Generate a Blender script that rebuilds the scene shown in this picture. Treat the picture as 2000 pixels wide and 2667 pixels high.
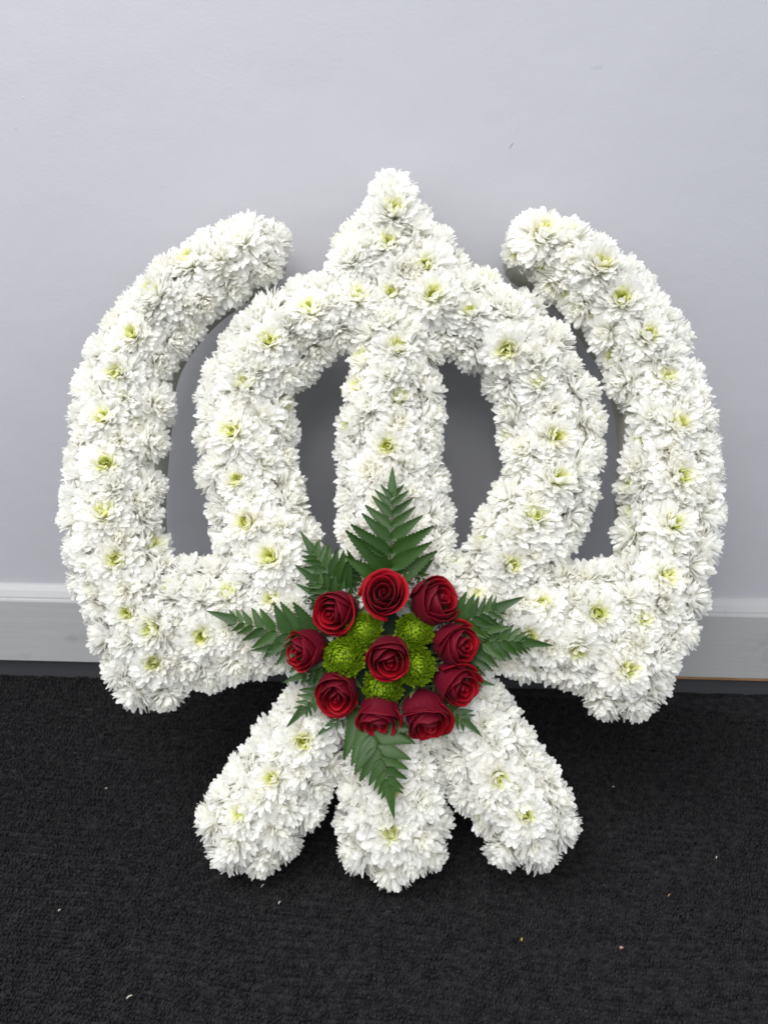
import bpy, math, random
import numpy as np
from mathutils import Vector, Matrix, Quaternion

for o in list(bpy.data.objects):
    bpy.data.objects.remove(o, do_unlink=True)
scene = bpy.context.scene
COL = scene.collection
R = math.radians

# ------------------------------------------------------------------ camera
CAM_LOC = Vector((0.02, -0.95, 0.65))
CAM_ROT = Matrix.Rotation(R(2.5), 3, 'Z') @ Matrix.Rotation(R(90 - 22), 3, 'X')
cd = bpy.data.cameras.new('camera')
cd.sensor_fit = 'HORIZONTAL'; cd.sensor_width = 26; cd.lens = 26
cd.clip_start = 0.02; cd.clip_end = 50
cd.dof.use_dof = True; cd.dof.focus_distance = 0.76; cd.dof.aperture_fstop = 9
cam = bpy.data.objects.new('camera', cd); COL.objects.link(cam)
cam.matrix_world = Matrix.Translation(CAM_LOC) @ CAM_ROT.to_4x4()
scene.camera = cam

# ------------------------------------------------------------------ light
w = bpy.data.worlds.new('World'); scene.world = w; w.use_nodes = True
bg = w.node_tree.nodes['Background']
bg.inputs[0].default_value = (0.90, 0.95, 1.0, 1); bg.inputs[1].default_value = 0.82

def area(name, loc, target, sx, sy, power, col):
    l = bpy.data.lights.new(name, 'AREA'); l.shape = 'RECTANGLE'; l.size = sx; l.size_y = sy
    l.energy = power; l.color = col
    o = bpy.data.objects.new(name, l); COL.objects.link(o)
    o.location = loc
    o.rotation_euler = (Vector(target) - Vector(loc)).to_track_quat('-Z', 'Y').to_euler()
    return o
area('panel_and_fill_light', (-0.85, -1.15, 2.45), (-0.70, -1.0, 0), 1.8, 1.2, 44, (1.0, 0.985, 0.97))
area('panel_and_fill_light', (-0.2, -2.9, 2.45), (-0.1, -2.2, 0), 1.8, 1.2, 44, (1.0, 0.985, 0.97))  # added frontal fill to brighten wall and flowers, not a known second panel

vs = scene.view_settings
vs.view_transform = 'Standard'; vs.look = 'None'; vs.exposure = 0.33; vs.gamma = 1
vs.use_curve_mapping = False
scene.render.engine = 'CYCLES'
cy = scene.cycles
cy.max_bounces = 18; cy.diffuse_bounces = 16; cy.glossy_bounces = 2; cy.transmission_bounces = 12; cy.filter_width = 1.7
cy.use_denoising = True; cy.use_adaptive_sampling = False
cy.sample_clamp_indirect = 8

# ------------------------------------------------------------------ helpers
K = 2000 / 1659.0
def pray(x, y):
    return CAM_ROT @ Vector(((x - 1000) / 2000, -(y - 1333.5) / 2000, -1))
LEAN = R(26.5)
TX = Vector((1, 0, 0)); TU = Vector((0, math.sin(LEAN), math.cos(LEAN))); TN = Vector((0, -math.cos(LEAN), math.sin(LEAN)))
TO = Vector((0.002, -0.329, -0.011))
TM = Matrix((TX, TU, TN)).transposed()
def at(x, y, Z):
    """point on the tribute's plane at height Z above its back (tribute coordinates), picture given in 1659-wide pixels"""
    r = pray(x * K, y * K)
    t = (Z - (CAM_LOC - TO).dot(TN)) / r.dot(TN)
    p = CAM_LOC + r * t - TO
    return Vector((p.dot(TX), p.dot(TU), Z))
def world(p):
    return TO + TM @ p
def onfloor(x, y, z=0.0):
    r = pray(x, y); t = (z - CAM_LOC.z) / r.z
    return CAM_LOC + r * t
def onwall(x, y, yy=0.0):
    r = pray(x, y); t = (yy - CAM_LOC.y) / r.y
    return CAM_LOC + r * t

def mesh(name, verts, faces, mats, smooth=True, attr=None, mat_idx=None):
    m = bpy.data.meshes.new(name)
    m.from_pydata([tuple(v) for v in verts], [], faces)
    for mt in (mats if isinstance(mats, (list, tuple)) else [mats]):
        m.materials.append(mt)
    if smooth:
        m.polygons.foreach_set('use_smooth', [True] * len(m.polygons))
    if attr:
        for k, vals in attr.items():
            a = m.attributes.new(k, 'FLOAT', 'POINT'); a.data.foreach_set('value', vals)
    if mat_idx:
        m.polygons.foreach_set('material_index', mat_idx)
    m.update()
    return m
def obj(name, data, parent=None, mat=None):
    o = bpy.data.objects.new(name, data); COL.objects.link(o)
    if parent: o.parent = parent
    if mat is not None: o.matrix_local = mat
    return o
def tag(o, label, cat=None, group=None, kind=None):
    o['label'] = label
    if cat: o['category'] = cat
    if group: o['group'] = group
    if kind: o['kind'] = kind
    return o
def frame(pos, z, yhint, s=1.0):
    z = z.normalized()
    x = yhint.cross(z)
    if x.length < 1e-4: x = Vector((1, 0, 0)).cross(z)
    x.normalize(); y = z.cross(x)
    m = Matrix((x, y, z)).transposed() * s
    return Matrix.Translation(pos) @ m.to_4x4()

# ------------------------------------------------------------------ materials
def mat(name):
    m = bpy.data.materials.new(name); m.use_nodes = True
    nt = m.node_tree; b = nt.nodes['Principled BSDF']
    return m, nt, b
def N(nt, t, **kw):
    n = nt.nodes.new(t)
    for k, v in kw.items(): setattr(n, k, v)
    return n
def ramp(nt, fac, stops):
    r = N(nt, 'ShaderNodeValToRGB')
    el = r.color_ramp.elements
    while len(el) < len(stops): el.new(0.5)
    for e, (p, c) in zip(el, stops):
        e.position = p; e.color = (*c, 1)
    nt.links.new(fac, r.inputs[0]); return r.outputs[0]
def coords(nt):
    return N(nt, 'ShaderNodeTexCoord').outputs['Object']
def noise(nt, vec, scale, detail=3, rough=0.5):
    n = N(nt, 'ShaderNodeTexNoise'); n.inputs['Scale'].default_value = scale
    n.inputs['Detail'].default_value = detail; n.inputs['Roughness'].default_value = rough
    nt.links.new(vec, n.inputs['Vector']); return n.outputs['Fac']
def bump(nt, h, strength, dist, base=None):
    b = N(nt, 'ShaderNodeBump'); b.inputs['Strength'].default_value = strength; b.inputs['Distance'].default_value = dist
    nt.links.new(h, b.inputs['Height'])
    if base is not None: nt.links.new(base, b.inputs['Normal'])
    return b.outputs[0]

def petal_material(name, stops, trans_col, trans, rough=0.5, spec=0.3, vary=0.05):
    m, nt, b = mat(name)
    a = N(nt, 'ShaderNodeAttribute', attribute_name='tint')
    c = ramp(nt, a.outputs['Fac'], stops)
    oi = N(nt, 'ShaderNodeObjectInfo')
    hs = N(nt, 'ShaderNodeHueSaturation')
    mr = N(nt, 'ShaderNodeMapRange'); mr.inputs['To Min'].default_value = 1 - vary; mr.inputs['To Max'].default_value = 1 + vary * 0.4
    nt.links.new(oi.outputs['Random'], mr.inputs['Value'])
    nt.links.new(mr.outputs[0], hs.inputs['Value']); nt.links.new(c, hs.inputs['Color'])
    nt.links.new(hs.outputs[0], b.inputs['Base Color'])
    b.inputs['Roughness'].default_value = rough; b.inputs['Specular IOR Level'].default_value = spec
    tr = N(nt, 'ShaderNodeBsdfTranslucent')
    mx = N(nt, 'ShaderNodeMix', data_type='RGBA', blend_type='MULTIPLY'); mx.inputs[0].default_value = 1
    nt.links.new(hs.outputs[0], mx.inputs[6]); mx.inputs[7].default_value = (*trans_col, 1)
    nt.links.new(mx.outputs[2], tr.inputs['Color'])
    ms = N(nt, 'ShaderNodeMixShader'); ms.inputs[0].default_value = trans
    nt.links.new(b.outputs[0], ms.inputs[1]); nt.links.new(tr.outputs[0], ms.inputs[2])
    out = nt.nodes['Material Output']; nt.links.new(ms.outputs[0], out.inputs['Surface'])
    return m, nt, b
M_WHITE, nt, b = petal_material('white_petal', [(0, (0.963, 0.960, 0.948)), (0.3, (0.95, 0.945, 0.84)), (0.65, (0.84, 0.86, 0.32)), (1, (0.62, 0.68, 0.05))], (1, 1, 0.985), 0.50, 0.55, 0.2, 0.045)
tc = N(nt, 'ShaderNodeTexCoord'); ge = N(nt, 'ShaderNodeNewGeometry')
pn = noise(nt, ge.outputs['Position'], 38, 3, 0.6)
hsn = [n_ for n_ in nt.nodes if n_.bl_idname == 'ShaderNodeHueSaturation'][0]
wm = N(nt, 'ShaderNodeMix', data_type='RGBA', blend_type='MULTIPLY'); wm.inputs[0].default_value = 1
nt.links.new(ramp(nt, pn, [(0.50, (1, 1, 1)), (0.66, (0.995, 0.988, 0.97)), (0.80, (0.98, 0.96, 0.92))]), wm.inputs[7])
src = hsn.inputs['Color'].links[0].from_socket
nt.links.new(src, wm.inputs[6]); nt.links.new(wm.outputs[2], hsn.inputs['Color'])
M_EYE, nt, b = petal_material('flower_eye', [(0, (0.62, 0.64, 0.06)), (1, (0.30, 0.38, 0.02))], (1, 1, 0.8), 0.12, 0.6, 0.2)
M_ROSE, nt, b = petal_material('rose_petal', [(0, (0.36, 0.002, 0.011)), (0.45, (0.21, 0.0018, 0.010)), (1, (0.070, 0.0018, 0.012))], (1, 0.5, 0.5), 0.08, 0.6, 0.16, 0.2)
co = coords(nt)
mp = N(nt, 'ShaderNodeMapping'); mp.inputs['Scale'].default_value = (1, 1, 0.25); nt.links.new(co, mp.inputs['Vector'])
nt.links.new(bump(nt, noise(nt, mp.outputs[0], 420, 3, 0.6), 0.5, 0.0007, bump(nt, noise(nt, co, 90, 2), 0.35, 0.0025)), b.inputs['Normal'])
b.inputs['Sheen Weight'].default_value = 0.06; b.inputs['Sheen Roughness'].default_value = 0.4
b.inputs['Sheen Tint'].default_value = (1, 0.3, 0.35, 1)
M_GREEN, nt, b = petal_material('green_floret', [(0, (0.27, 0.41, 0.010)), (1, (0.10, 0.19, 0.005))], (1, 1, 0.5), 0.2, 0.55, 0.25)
M_SEPAL, nt, b = petal_material('sepal', [(0, (0.28, 0.36, 0.14)), (1, (0.12, 0.19, 0.05))], (1, 1, 0.5), 0.15, 0.5, 0.3)

M_FERN, nt, b = mat('fern_leaf')
oi = N(nt, 'ShaderNodeObjectInfo')
co = coords(nt)
nz = noise(nt, co, 5, 3)
ad = N(nt, 'ShaderNodeMath', operation='ADD'); nt.links.new(oi.outputs['Random'], ad.inputs[0]); nt.links.new(nz, ad.inputs[1])
hf = N(nt, 'ShaderNodeMath', operation='MULTIPLY'); hf.inputs[1].default_value = 0.5; nt.links.new(ad.outputs[0], hf.inputs[0])
nt.links.new(ramp(nt, hf.outputs[0], [(0.1, (0.010, 0.036, 0.005)), (0.9, (0.031, 0.076, 0.010))]), b.inputs['Base Color'])
b.inputs['Roughness'].default_value = 0.40; b.inputs['Specular IOR Level'].default_value = 0.26
M_RACHIS, nt, b = mat('fern_rachis'); b.inputs['Base Color'].default_value = (0.07, 0.10, 0.025, 1); b.inputs['Roughness'].default_value = 0.5
M_OASIS, nt, b = mat('wet_foam'); b.inputs['Base Color'].default_value = (0.012, 0.03, 0.014, 1); b.inputs['Roughness'].default_value = 0.9

M_FOAM, nt, b = mat('foam_base')
co = coords(nt)
v = N(nt, 'ShaderNodeTexVoronoi'); v.inputs['Scale'].default_value = 320; nt.links.new(co, v.inputs['Vector'])
nt.links.new(ramp(nt, noise(nt, co, 25, 4), [(0.3, (0.38, 0.38, 0.33)), (0.7, (0.45, 0.45, 0.40))]), b.inputs['Base Color'])
b.inputs['Roughness'].default_value = 0.8
nt.links.new(bump(nt, v.outputs['Distance'], 0.15, 0.001), b.inputs['Normal'])

M_WALL, nt, b = mat('wall_paint')
co = coords(nt)
nt.links.new(ramp(nt, noise(nt, co, 1.6, 4), [(0.3, (0.410, 0.408, 0.440)), (0.7, (0.425, 0.423, 0.452))]), b.inputs['Base Color'])
b.inputs['Roughness'].default_value = 0.55; b.inputs['Specular IOR Level'].default_value = 0.3
n1 = bump(nt, noise(nt, co, 9, 3), 0.16, 0.012)
n2 = bump(nt, noise(nt, co, 260, 3, 0.55), 0.15, 0.0016, n1)
v = N(nt, 'ShaderNodeTexVoronoi'); v.inputs['Scale'].default_value = 42; nt.links.new(co, v.inputs['Vector'])
pim = ramp(nt, v.outputs['Distance'], [(0.0, (1, 1, 1)), (0.055, (0, 0, 0))])
nt.links.new(bump(nt, pim, 0.18, 0.0012, n2), b.inputs['Normal'])

M_SKIRT, nt, b = mat('gloss_paint')
co = coords(nt)
mp = N(nt, 'ShaderNodeMapping'); mp.inputs['Scale'].default_value = (1, 14, 14); nt.links.new(co, mp.inputs['Vector'])
st = noise(nt, mp.outputs[0], 14, 4)
nt.links.new(ramp(nt, st, [(0.3, (0.366, 0.368, 0.372)), (0.7, (0.385, 0.385, 0.388))]), b.inputs['Base Color'])
dn = ramp(nt, noise(nt, co, 16, 5, 0.7), [(0.60, (1, 1, 1)), (0.74, (0.80, 0.80, 0.80))])
dm = N(nt, 'ShaderNodeMix', data_type='RGBA', blend_type='MULTIPLY'); dm.inputs[0].default_value = 1
nt.links.new(b.inputs['Base Color'].links[0].from_socket, dm.inputs[6]); nt.links.new(dn, dm.inputs[7]); nt.links.new(dm.outputs[2], b.inputs['Base Color'])
b.inputs['Roughness'].default_value = 0.36; b.inputs['Specular IOR Level'].default_value = 0.5
nt.links.new(bump(nt, st, 0.15, 0.002), b.inputs['Normal'])
M_TIMBER, nt, b = mat('raw_timber')
co = coords(nt)
mp = N(nt, 'ShaderNodeMapping'); mp.inputs['Scale'].default_value = (1, 10, 10); nt.links.new(co, mp.inputs['Vector'])
nt.links.new(ramp(nt, noise(nt, mp.outputs[0], 30, 4), [(0.3, (0.22, 0.12, 0.055)), (0.7, (0.36, 0.21, 0.10))]), b.inputs['Base Color'])
M_STRIP, nt, b = mat('dark_strip'); b.inputs['Base Color'].default_value = (0.045, 0.045, 0.05, 1); b.inputs['Roughness'].default_value = 0.6

M_CARPET, nt, b = mat('carpet_pile')
co = coords(nt)
f1 = noise(nt, co, 300, 4, 0.65); f2 = noise(nt, co, 110, 2)
mu = N(nt, 'ShaderNodeMath', operation='ADD'); nt.links.new(f1, mu.inputs[0]); nt.links.new(f2, mu.inputs[1])
h2 = N(nt, 'ShaderNodeMath', operation='MULTIPLY'); h2.inputs[1].default_value = 0.5; nt.links.new(mu.outputs[0], h2.inputs[0])
nt.links.new(ramp(nt, h2.outputs[0], [(0.30, (0.007, 0.007, 0.0082)), (0.70, (0.030, 0.0292, 0.0305))]), b.inputs['Base Color'])
b.inputs['Roughness'].default_value = 1.0; b.inputs['Specular IOR Level'].default_value = 0.0
nt.links.new(bump(nt, f1, 0.5, 0.0012), b.inputs['Normal'])
def plain(name, c, rough=0.7):
    m, nt, b = mat(name); b.inputs['Base Color'].default_value = (*c, 1); b.inputs['Roughness'].default_value = rough
    return m
M_SCUFF = plain('scuff', (0.36, 0.365, 0.39)); M_CRUMB_W = plain('petal_bit', (0.46, 0.46, 0.37))
M_CRUMB_T = plain('tan_bit', (0.36, 0.23, 0.07)); M_CRUMB_P = plain('pink_bit', (0.34, 0.22, 0.18))

# ------------------------------------------------------------------ setting
def quadbox(x0, x1, y0, y1, z0, z1):
    v = [(x0, y0, z0), (x1, y0, z0), (x1, y1, z0), (x0, y1, z0), (x0, y0, z1), (x1, y0, z1), (x1, y1, z1), (x0, y1, z1)]
    f = [(0, 3, 2, 1), (4, 5, 6, 7), (0, 1, 5, 4), (1, 2, 6, 5), (2, 3, 7, 6), (3, 0, 4, 7)]
    return v, f
wall = obj('wall', mesh('wall', *quadbox(-2.2, 2.2, 0, 0.1, -0.02, 2.6), M_WALL, False))
tag(wall, 'pale grey painted plaster wall behind the flowers', 'wall', kind='structure')
# skirting board: profile swept along x
prof = [(0, 0.030), (-0.0175, 0.030), (-0.0185, 0.031), (-0.0185, 0.128), (-0.0175, 0.1305), (-0.0155, 0.1315), (-0.0150, 0.1340), (-0.0105, 0.1415), (-0.0070, 0.1455), (-0.0035, 0.1475), (0, 0.148)]
nx = 60; vv = []; ff = []
rs = random.Random(3)
for i in range(nx + 1):
    x = -2.2 + 4.4 * i / nx
    for (y, z) in prof: vv.append((x, y, z))
n = len(prof)
for i in range(nx):
    for j in range(n - 1):
        a = i * n + j; ff.append((a, a + 1, a + n + 1, a + n))
sk = obj('skirting_board', mesh('skirting_board', vv, ff, M_SKIRT, False))
tag(sk, 'white gloss painted skirting board with moulded top edge along the wall', 'skirting board', kind='structure')
e = obj('raw_bottom_edge', mesh('raw_bottom_edge', *quadbox(0.28, 2.2, -0.0172, -0.002, 0.0262, 0.0298), M_TIMBER, False), sk)
e['label'] = 'bare brown timber bottom edge of the skirting'
e = obj('recessed_strip', mesh('recessed_strip', *quadbox(-2.2, 2.2, -0.0075, -0.0005, -0.01, 0.0296), M_STRIP, False), sk)
e['label'] = 'dark recessed strip under the skirting'

# carpet: one sheet, loops as real relief, finer where it is seen
def axis(lo, hi, a, b, d):
    left = []; x = a; s = d
    while x > lo: s *= 1.25; x -= s; left.append(max(x, lo))
    mid = list(np.arange(a, b, d)); right = []; x = mid[-1]; s = d
    while x < hi: s *= 1.25; x += s; right.append(min(x, hi))
    return np.array(left[::-1] + mid + right)
xs = axis(-2.2, 2.2, -0.60, 0.60, 0.0030); ys = axis(-2.5, 0.0, -0.60, -0.012, 0.0030)
X, Y = np.meshgrid(xs, ys)
rng = np.random.default_rng(5)
def vnoise(X, Y, cell, seed):
    g = np.random.default_rng(seed).random((256, 256))
    x = X / cell; y = Y / cell; xi = np.floor(x).astype(int); yi = np.floor(y).astype(int)
    fx = x - xi; fy = y - yi; fx = fx * fx * (3 - 2 * fx); fy = fy * fy * (3 - 2 * fy)
    a = g[xi % 256, yi % 256]; b_ = g[(xi + 1) % 256, yi % 256]; c = g[xi % 256, (yi + 1) % 256]; d = g[(xi + 1) % 256, (yi + 1) % 256]
    return (a * (1 - fx) + b_ * fx) * (1 - fy) + (c * (1 - fx) + d * fx) * fy
wx = X + 0.0050 * (vnoise(X, Y, 0.009, 1) - 0.5) + 0.010 * (vnoise(X, Y, 0.05, 2) - 0.5)
wy = Y + 0.0045 * (vnoise(X, Y, 0.009, 3) - 0.5) + 0.014 * (vnoise(X, Y, 0.06, 4) - 0.5)
row = 0.5 + 0.5 * np.sin(2 * np.pi * (wy + 0.10 * wx) / 0.0088)
loop = 0.5 + 0.5 * np.sin(2 * np.pi * (wx * 0.85 - wy * 0.50) / 0.0056)
H = 0.0038 * np.sqrt(row * (0.30 + 0.70 * loop)) * (0.45 + 0.65 * vnoise(X, Y, 0.010, 6)) + 0.0017 * vnoise(X, Y, 0.0027, 7) + 0.0010 * vnoise(X, Y, 0.006, 8)
Z = H - 0.0062
ny_, nx_ = X.shape
cv = np.stack([X, Y, Z], -1).reshape(-1, 3)
idx = np.arange(nx_ * ny_).reshape(ny_, nx_)
q = np.stack([idx[:-1, :-1], idx[:-1, 1:], idx[1:, 1:], idx[1:, :-1]], -1).reshape(-1, 4)
cm = bpy.data.meshes.new('carpet')
cm.vertices.add(len(cv)); cm.vertices.foreach_set('co', cv.ravel())
cm.loops.add(q.size); cm.loops.foreach_set('vertex_index', q.ravel().astype(np.int32))
cm.polygons.add(len(q)); cm.polygons.foreach_set('loop_start', np.arange(0, q.size, 4, dtype=np.int32))
cm.polygons.foreach_set('use_smooth', np.ones(len(q), dtype=bool))
cm.materials.append(M_CARPET); cm.update(calc_edges=True)
carpet = obj('carpet', cm)
tag(carpet, 'charcoal looped pile carpet on the floor', 'carpet', kind='structure')

# pile loops standing on the backing, in slightly wandering ribs
gx, gy = np.meshgrid(np.arange(-0.60, 0.60, 0.0027), np.arange(-0.60, -0.004, 0.0045))
n_l = gx.size; rg_ = np.random.default_rng(11)
lx = (gx + 0.5 * 0.0027 * (np.arange(gx.shape[0]) % 2)[:, None]).ravel() + rg_.normal(0, 0.0006, n_l)
rowi = np.repeat(np.arange(gx.shape[0]), gx.shape[1])
ly = gy.ravel() - 0.10 * lx + 0.004 * np.sin(lx * 21 + 1) + rg_.normal(0, 0.0005, n_l)
keep = (ly < -0.010); lx, ly, rowi = lx[keep], ly[keep], rowi[keep]; n_l = len(lx)
hgt = 0.0028 + 0.0016 * (rowi % 2) + 0.0012 * (vnoise(lx, ly, 0.013, 21) - 0.5) + rg_.normal(0, 0.00045, n_l)
ang_ = 0.95 + rg_.normal(0, 0.35, n_l); half = 0.0019 + rg_.normal(0, 0.00025, n_l); wid_ = 0.00085 + rg_.normal(0, 0.00012, n_l)
ca, sa = np.cos(ang_), np.sin(ang_)
prof_ = [(-1, 0.0), (-0.75, 0.75), (0.0, 1.0), (0.75, 0.72), (1, 0.0)]
LV = np.zeros((n_l, 10, 3))
for k, (d_, h_) in enumerate(prof_):
    for e_, sgn in enumerate((-1, 1)):
        LV[:, k * 2 + e_, 0] = lx + ca * half * d_ - sa * wid_ * sgn
        LV[:, k * 2 + e_, 1] = ly + sa * half * d_ + ca * wid_ * sgn
        LV[:, k * 2 + e_, 2] = -0.0040 + hgt * h_ - 0.0003 * (sgn == 1)
LQ = np.array([[2 * k, 2 * k + 1, 2 * k + 3, 2 * k + 2] for k in range(4)])
q = (LQ[None] + 10 * np.arange(n_l)[:, None, None]).reshape(-1, 4)
pm = bpy.data.meshes.new('carpet_pile')
pm.vertices.add(n_l * 10); pm.vertices.foreach_set('co', LV.ravel())
pm.loops.add(q.size); pm.loops.foreach_set('vertex_index', q.ravel().astype(np.int32))
pm.polygons.add(len(q)); pm.polygons.foreach_set('loop_start', np.arange(0, q.size, 4, dtype=np.int32))
pm.polygons.foreach_set('use_smooth', np.ones(len(q), dtype=bool))
pm.materials.append(M_CARPET); pm.update(calc_edges=True)
pile = obj('carpet_pile', pm, carpet); pile['kind'] = 'stuff'

# marks on the wall
def streak(name, pts, width, h, m, parent):
    vv = []; ff = []
    for i, (x, y) in enumerate(pts):
        p = onwall(x, y); q_ = onwall(*(pts[i + 1] if i + 1 < len(pts) else pts[i - 1]))
        d = (q_ - p).normalized(); 
        if i + 1 == len(pts): d = -d
        s = Vector((-d.z, 0, d.x)); ww = width * (0.35 + 0.65 * math.sin(math.pi * (i + 0.4) / (len(pts) - 0.2)))
        for k, hh in ((-1, 0.0003), (0, -h * 0.45), (1, 0.0003)):
            vv.append(p + s * ww * k + Vector((0, hh, 0)))
    for i in range(len(pts) - 1):
        for k in range(2):
            a = i * 3 + k; ff.append((a, a + 1, a + 4, a + 3))
    return obj(name, mesh(name, vv, ff, m), parent)
streak('paint_ridge', [(1338, 290), (1322, 310), (1330, 335), (1328, 355)], 0.0016, 0.0008, M_WALL, wall)
streak('paint_ridge', [(1348, 300), (1350, 330), (1340, 352)], 0.0012, 0.0007, M_WALL, wall)
streak('paint_ridge', [(1166, 415), (1180, 430), (1192, 452), (1195, 470)], 0.0018, 0.0009, M_WALL, wall)
streak('paint_ridge', [(1150, 450), (1162, 470), (1168, 490), (1178, 515)], 0.0015, 0.0008, M_WALL, wall)
streak('paint_ridge', [(1327, 385), (1336, 372), (1330, 400), (1325, 425)], 0.0010, 0.0006, M_WALL, wall)
streak('paint_ridge', [(1790, 468), (1776, 495), (1762, 518), (1753, 534)], 0.0008, 0.0007, M_WALL, wall)
streak('paint_ridge', [(455, 150), (510, 185), (560, 205), (600, 228)], 0.0030, 0.0004, M_WALL, wall)
for k, (x, y) in enumerate([(1540, 176), (1549, 174), (1557, 173), (1565, 172)]):
    streak('scuff_mark', [(x, y - 4), (x + 2, y + 1), (x - 1, y + 5)], 0.0014, 0.00055, M_SCUFF, wall)
streak('scuff_mark', [(1354, 506), (1352, 510), (1349, 514)], 0.0007, 0.0005, M_SCUFF, wall)
streak('scuff_mark', [(1342, 511), (1340, 514), (1339, 517)], 0.0005, 0.0005, M_SCUFF, wall)
def nub(x, y, r):
    p = onwall(x, y); vv = [p + Vector((0, -r * 0.7, 0))]; ff = []
    for i in range(8):
        a = i * math.pi / 4; vv.append(p + Vector((r * math.cos(a), 0.0002, r * 1.3 * math.sin(a))))
        ff.append((0, 1 + i, 1 + (i + 1) % 8))
    obj('paint_nub', mesh('paint_nub', vv, ff, M_WALL), wall)
for x, y, r in [(61, 253, .0013), (41, 332, .0013), (108, 332, .0008), (285, 545, .0010), (366, 439, .0008), (327, 440, .0009), (435, 391, .0008), (35, 462, .0008), (290, 590, .0008), (350, 107, .0008)]:
    nub(x, y, r)

# ------------------------------------------------------------------ white chrysanthemum heads
def petal_grid(L, W, pos_fn, cup, rows, cols, tipw, verts, faces, tint, tint_fn):
    """rows x cols strip with a rounded tip; pos_fn(s) -> (point, side, up)"""
    b0 = len(verts)
    for s in rows:
        p, sd, up = pos_fn(s)
        if s <= tipw: wv = W * (0.30 + 0.70 * math.sin(math.pi / 2 * s / tipw))
        else:
            k = (s - tipw) / (1 - tipw); wv = W * math.sqrt(max(0.0, 1 - k ** 2.8))
        wv = max(wv, W * 0.10)
        for u in cols:
            verts.append(p + sd * (wv * u) + up * (cup * wv * u * u))
            tint.append(tint_fn(s))
    nc = len(cols)
    for i in range(len(rows) - 1):
        for j in range(nc - 1):
            a = b0 + i * nc + j; faces.append((a, a + 1, a + nc + 1, a + nc))

ROWS = (0, 0.22, 0.45, 0.66, 0.82, 0.93, 0.985, 1.0); COLS = (-1, -0.45, 0.45, 1)
def chrys_mesh(seed, opened, count=None):
    r = random.Random(seed)
    V = []; F = []; T = []
    npet = count or (250 if opened else 245)
    for i in range(npet):
        t = (i + 0.5) / npet
        phi = i * 2.399963 + r.uniform(-0.22, 0.22)
        if opened:
            a0 = 15 + 90 * t ** 0.72; L = 0.0085 + 0.0155 * min(1.0, t / 0.17) ** 0.8 + 0.0040 * t; br = 0.0022 + 0.0050 * t
        else:
            a0 = 2 + 103 * t ** 0.72; L = 0.0205 + 0.0075 * min(1.0, t / 0.35) ** 0.7; br = 0.0006 + 0.0062 * t
        a0 += r.gauss(0, 7); L *= r.uniform(0.84, 1.10)
        W = 0.5 * (0.0050 + 0.0031 * t ** 0.7) * r.uniform(0.85, 1.15)
        bend = r.gauss(-6, 18) + (20 if t > 0.55 else -18) * (1 if r.random() < 0.8 else -1)
        tw = r.gauss(0, 0.28)
        z0 = 0.010 * (1 - t ** 1.3)
        er = Vector((math.cos(phi), math.sin(phi), 0)); et = Vector((-math.sin(phi), math.cos(phi), 0)); ez = Vector((0, 0, 1))
        side_bend = r.gauss(0, 0.16)
        # integrate the centre line
        pts = {}; p = er * br + ez * z0; prev = 0.0
        for s in ROWS:
            ds = (s - prev) * L; prev = s
            a = R(a0 - 14 + bend * s * s + 14 * s)
            d = er * math.sin(a) + ez * math.cos(a) + et * (side_bend * s * 2)
            p = p + d.normalized() * ds
            up = ez * math.sin(a) - er * math.cos(a)
            c_, s_ = math.cos(tw * s), math.sin(tw * s)
            pts[s] = (p, et * c_ + up * s_, up * c_ - et * s_)
        cup = r.uniform(0.05, 0.5)
        g = max(0.0, 1 - t / (0.18 if opened else 0.3))
        if opened: fn = lambda s, g=g: min(1.0, 1.25 * g ** 0.9 * (1 - 0.5 * s) + 0.27 * (1 - s) ** 2.5)
        else: fn = lambda s, g=g: min(1.0, 0.16 * g * (1 - 0.5 * s) + 0.22 * (1 - s) ** 2.5)
        petal_grid(L, W, lambda s: pts[s], cup, ROWS, COLS, r.uniform(0.62, 0.80), V, F, T, fn)
    # short green receptacle so that nothing is open behind the petals
    b0 = len(V)
    for k in range(3):
        for j in range(10):
            a = j * math.pi / 5
            V.append(Vector((math.cos(a) * (0.0075 - 0.002 * k), math.sin(a) * (0.0075 - 0.002 * k), -0.003 + 0.004 * k))); T.append(0.8)
    for k in range(2):
        for j in range(10):
            F.append((b0 + k * 10 + j, b0 + k * 10 + (j + 1) % 10, b0 + (k + 1) * 10 + (j + 1) % 10, b0 + (k + 1) * 10 + j))
    return mesh('chrysanthemum', V, F, M_WHITE, attr={'tint': T})
def eye_mesh(seed):
    r = random.Random(seed); V = []; F = []; T = []
    for i in range(26):
        t = (i + 0.5) / 26; rad = 0.0034 * math.sqrt(t); phi = i * 2.399963
        c = Vector((rad * math.cos(phi), rad * math.sin(phi), 0.0095 + 0.0015 * (1 - t)))
        h = 0.0030 * r.uniform(0.7, 1.3); w_ = 0.00055
        top = c + Vector((math.cos(phi) * t * 0.001, math.sin(phi) * t * 0.001, h))
        b0 = len(V)
        for k in range(5):
            a = k * math.pi * 0.4; V.append(c + Vector((w_ * math.cos(a), w_ * math.sin(a), 0))); T.append(0.9)
        for k in range(5):
            a = k * math.pi * 0.4; V.append(top + Vector((w_ * 1.4 * math.cos(a), w_ * 1.4 * math.sin(a), -0.0004))); T.append(0.25)
        V.append(top); T.append(0.0)
        for k in range(5):
            F.append((b0 + k, b0 + (k + 1) % 5, b0 + 5 + (k + 1) % 5, b0 + 5 + k)); F.append((b0 + 5 + k, b0 + 5 + (k + 1) % 5, b0 + 10))
    return mesh('flower_centre', V, F, M_EYE, attr={'tint': T})
OPEN = [chrys_mesh(10 + i, True) for i in range(7)]
SHUT = [chrys_mesh(60 + i, False) for i in range(6)]
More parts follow.
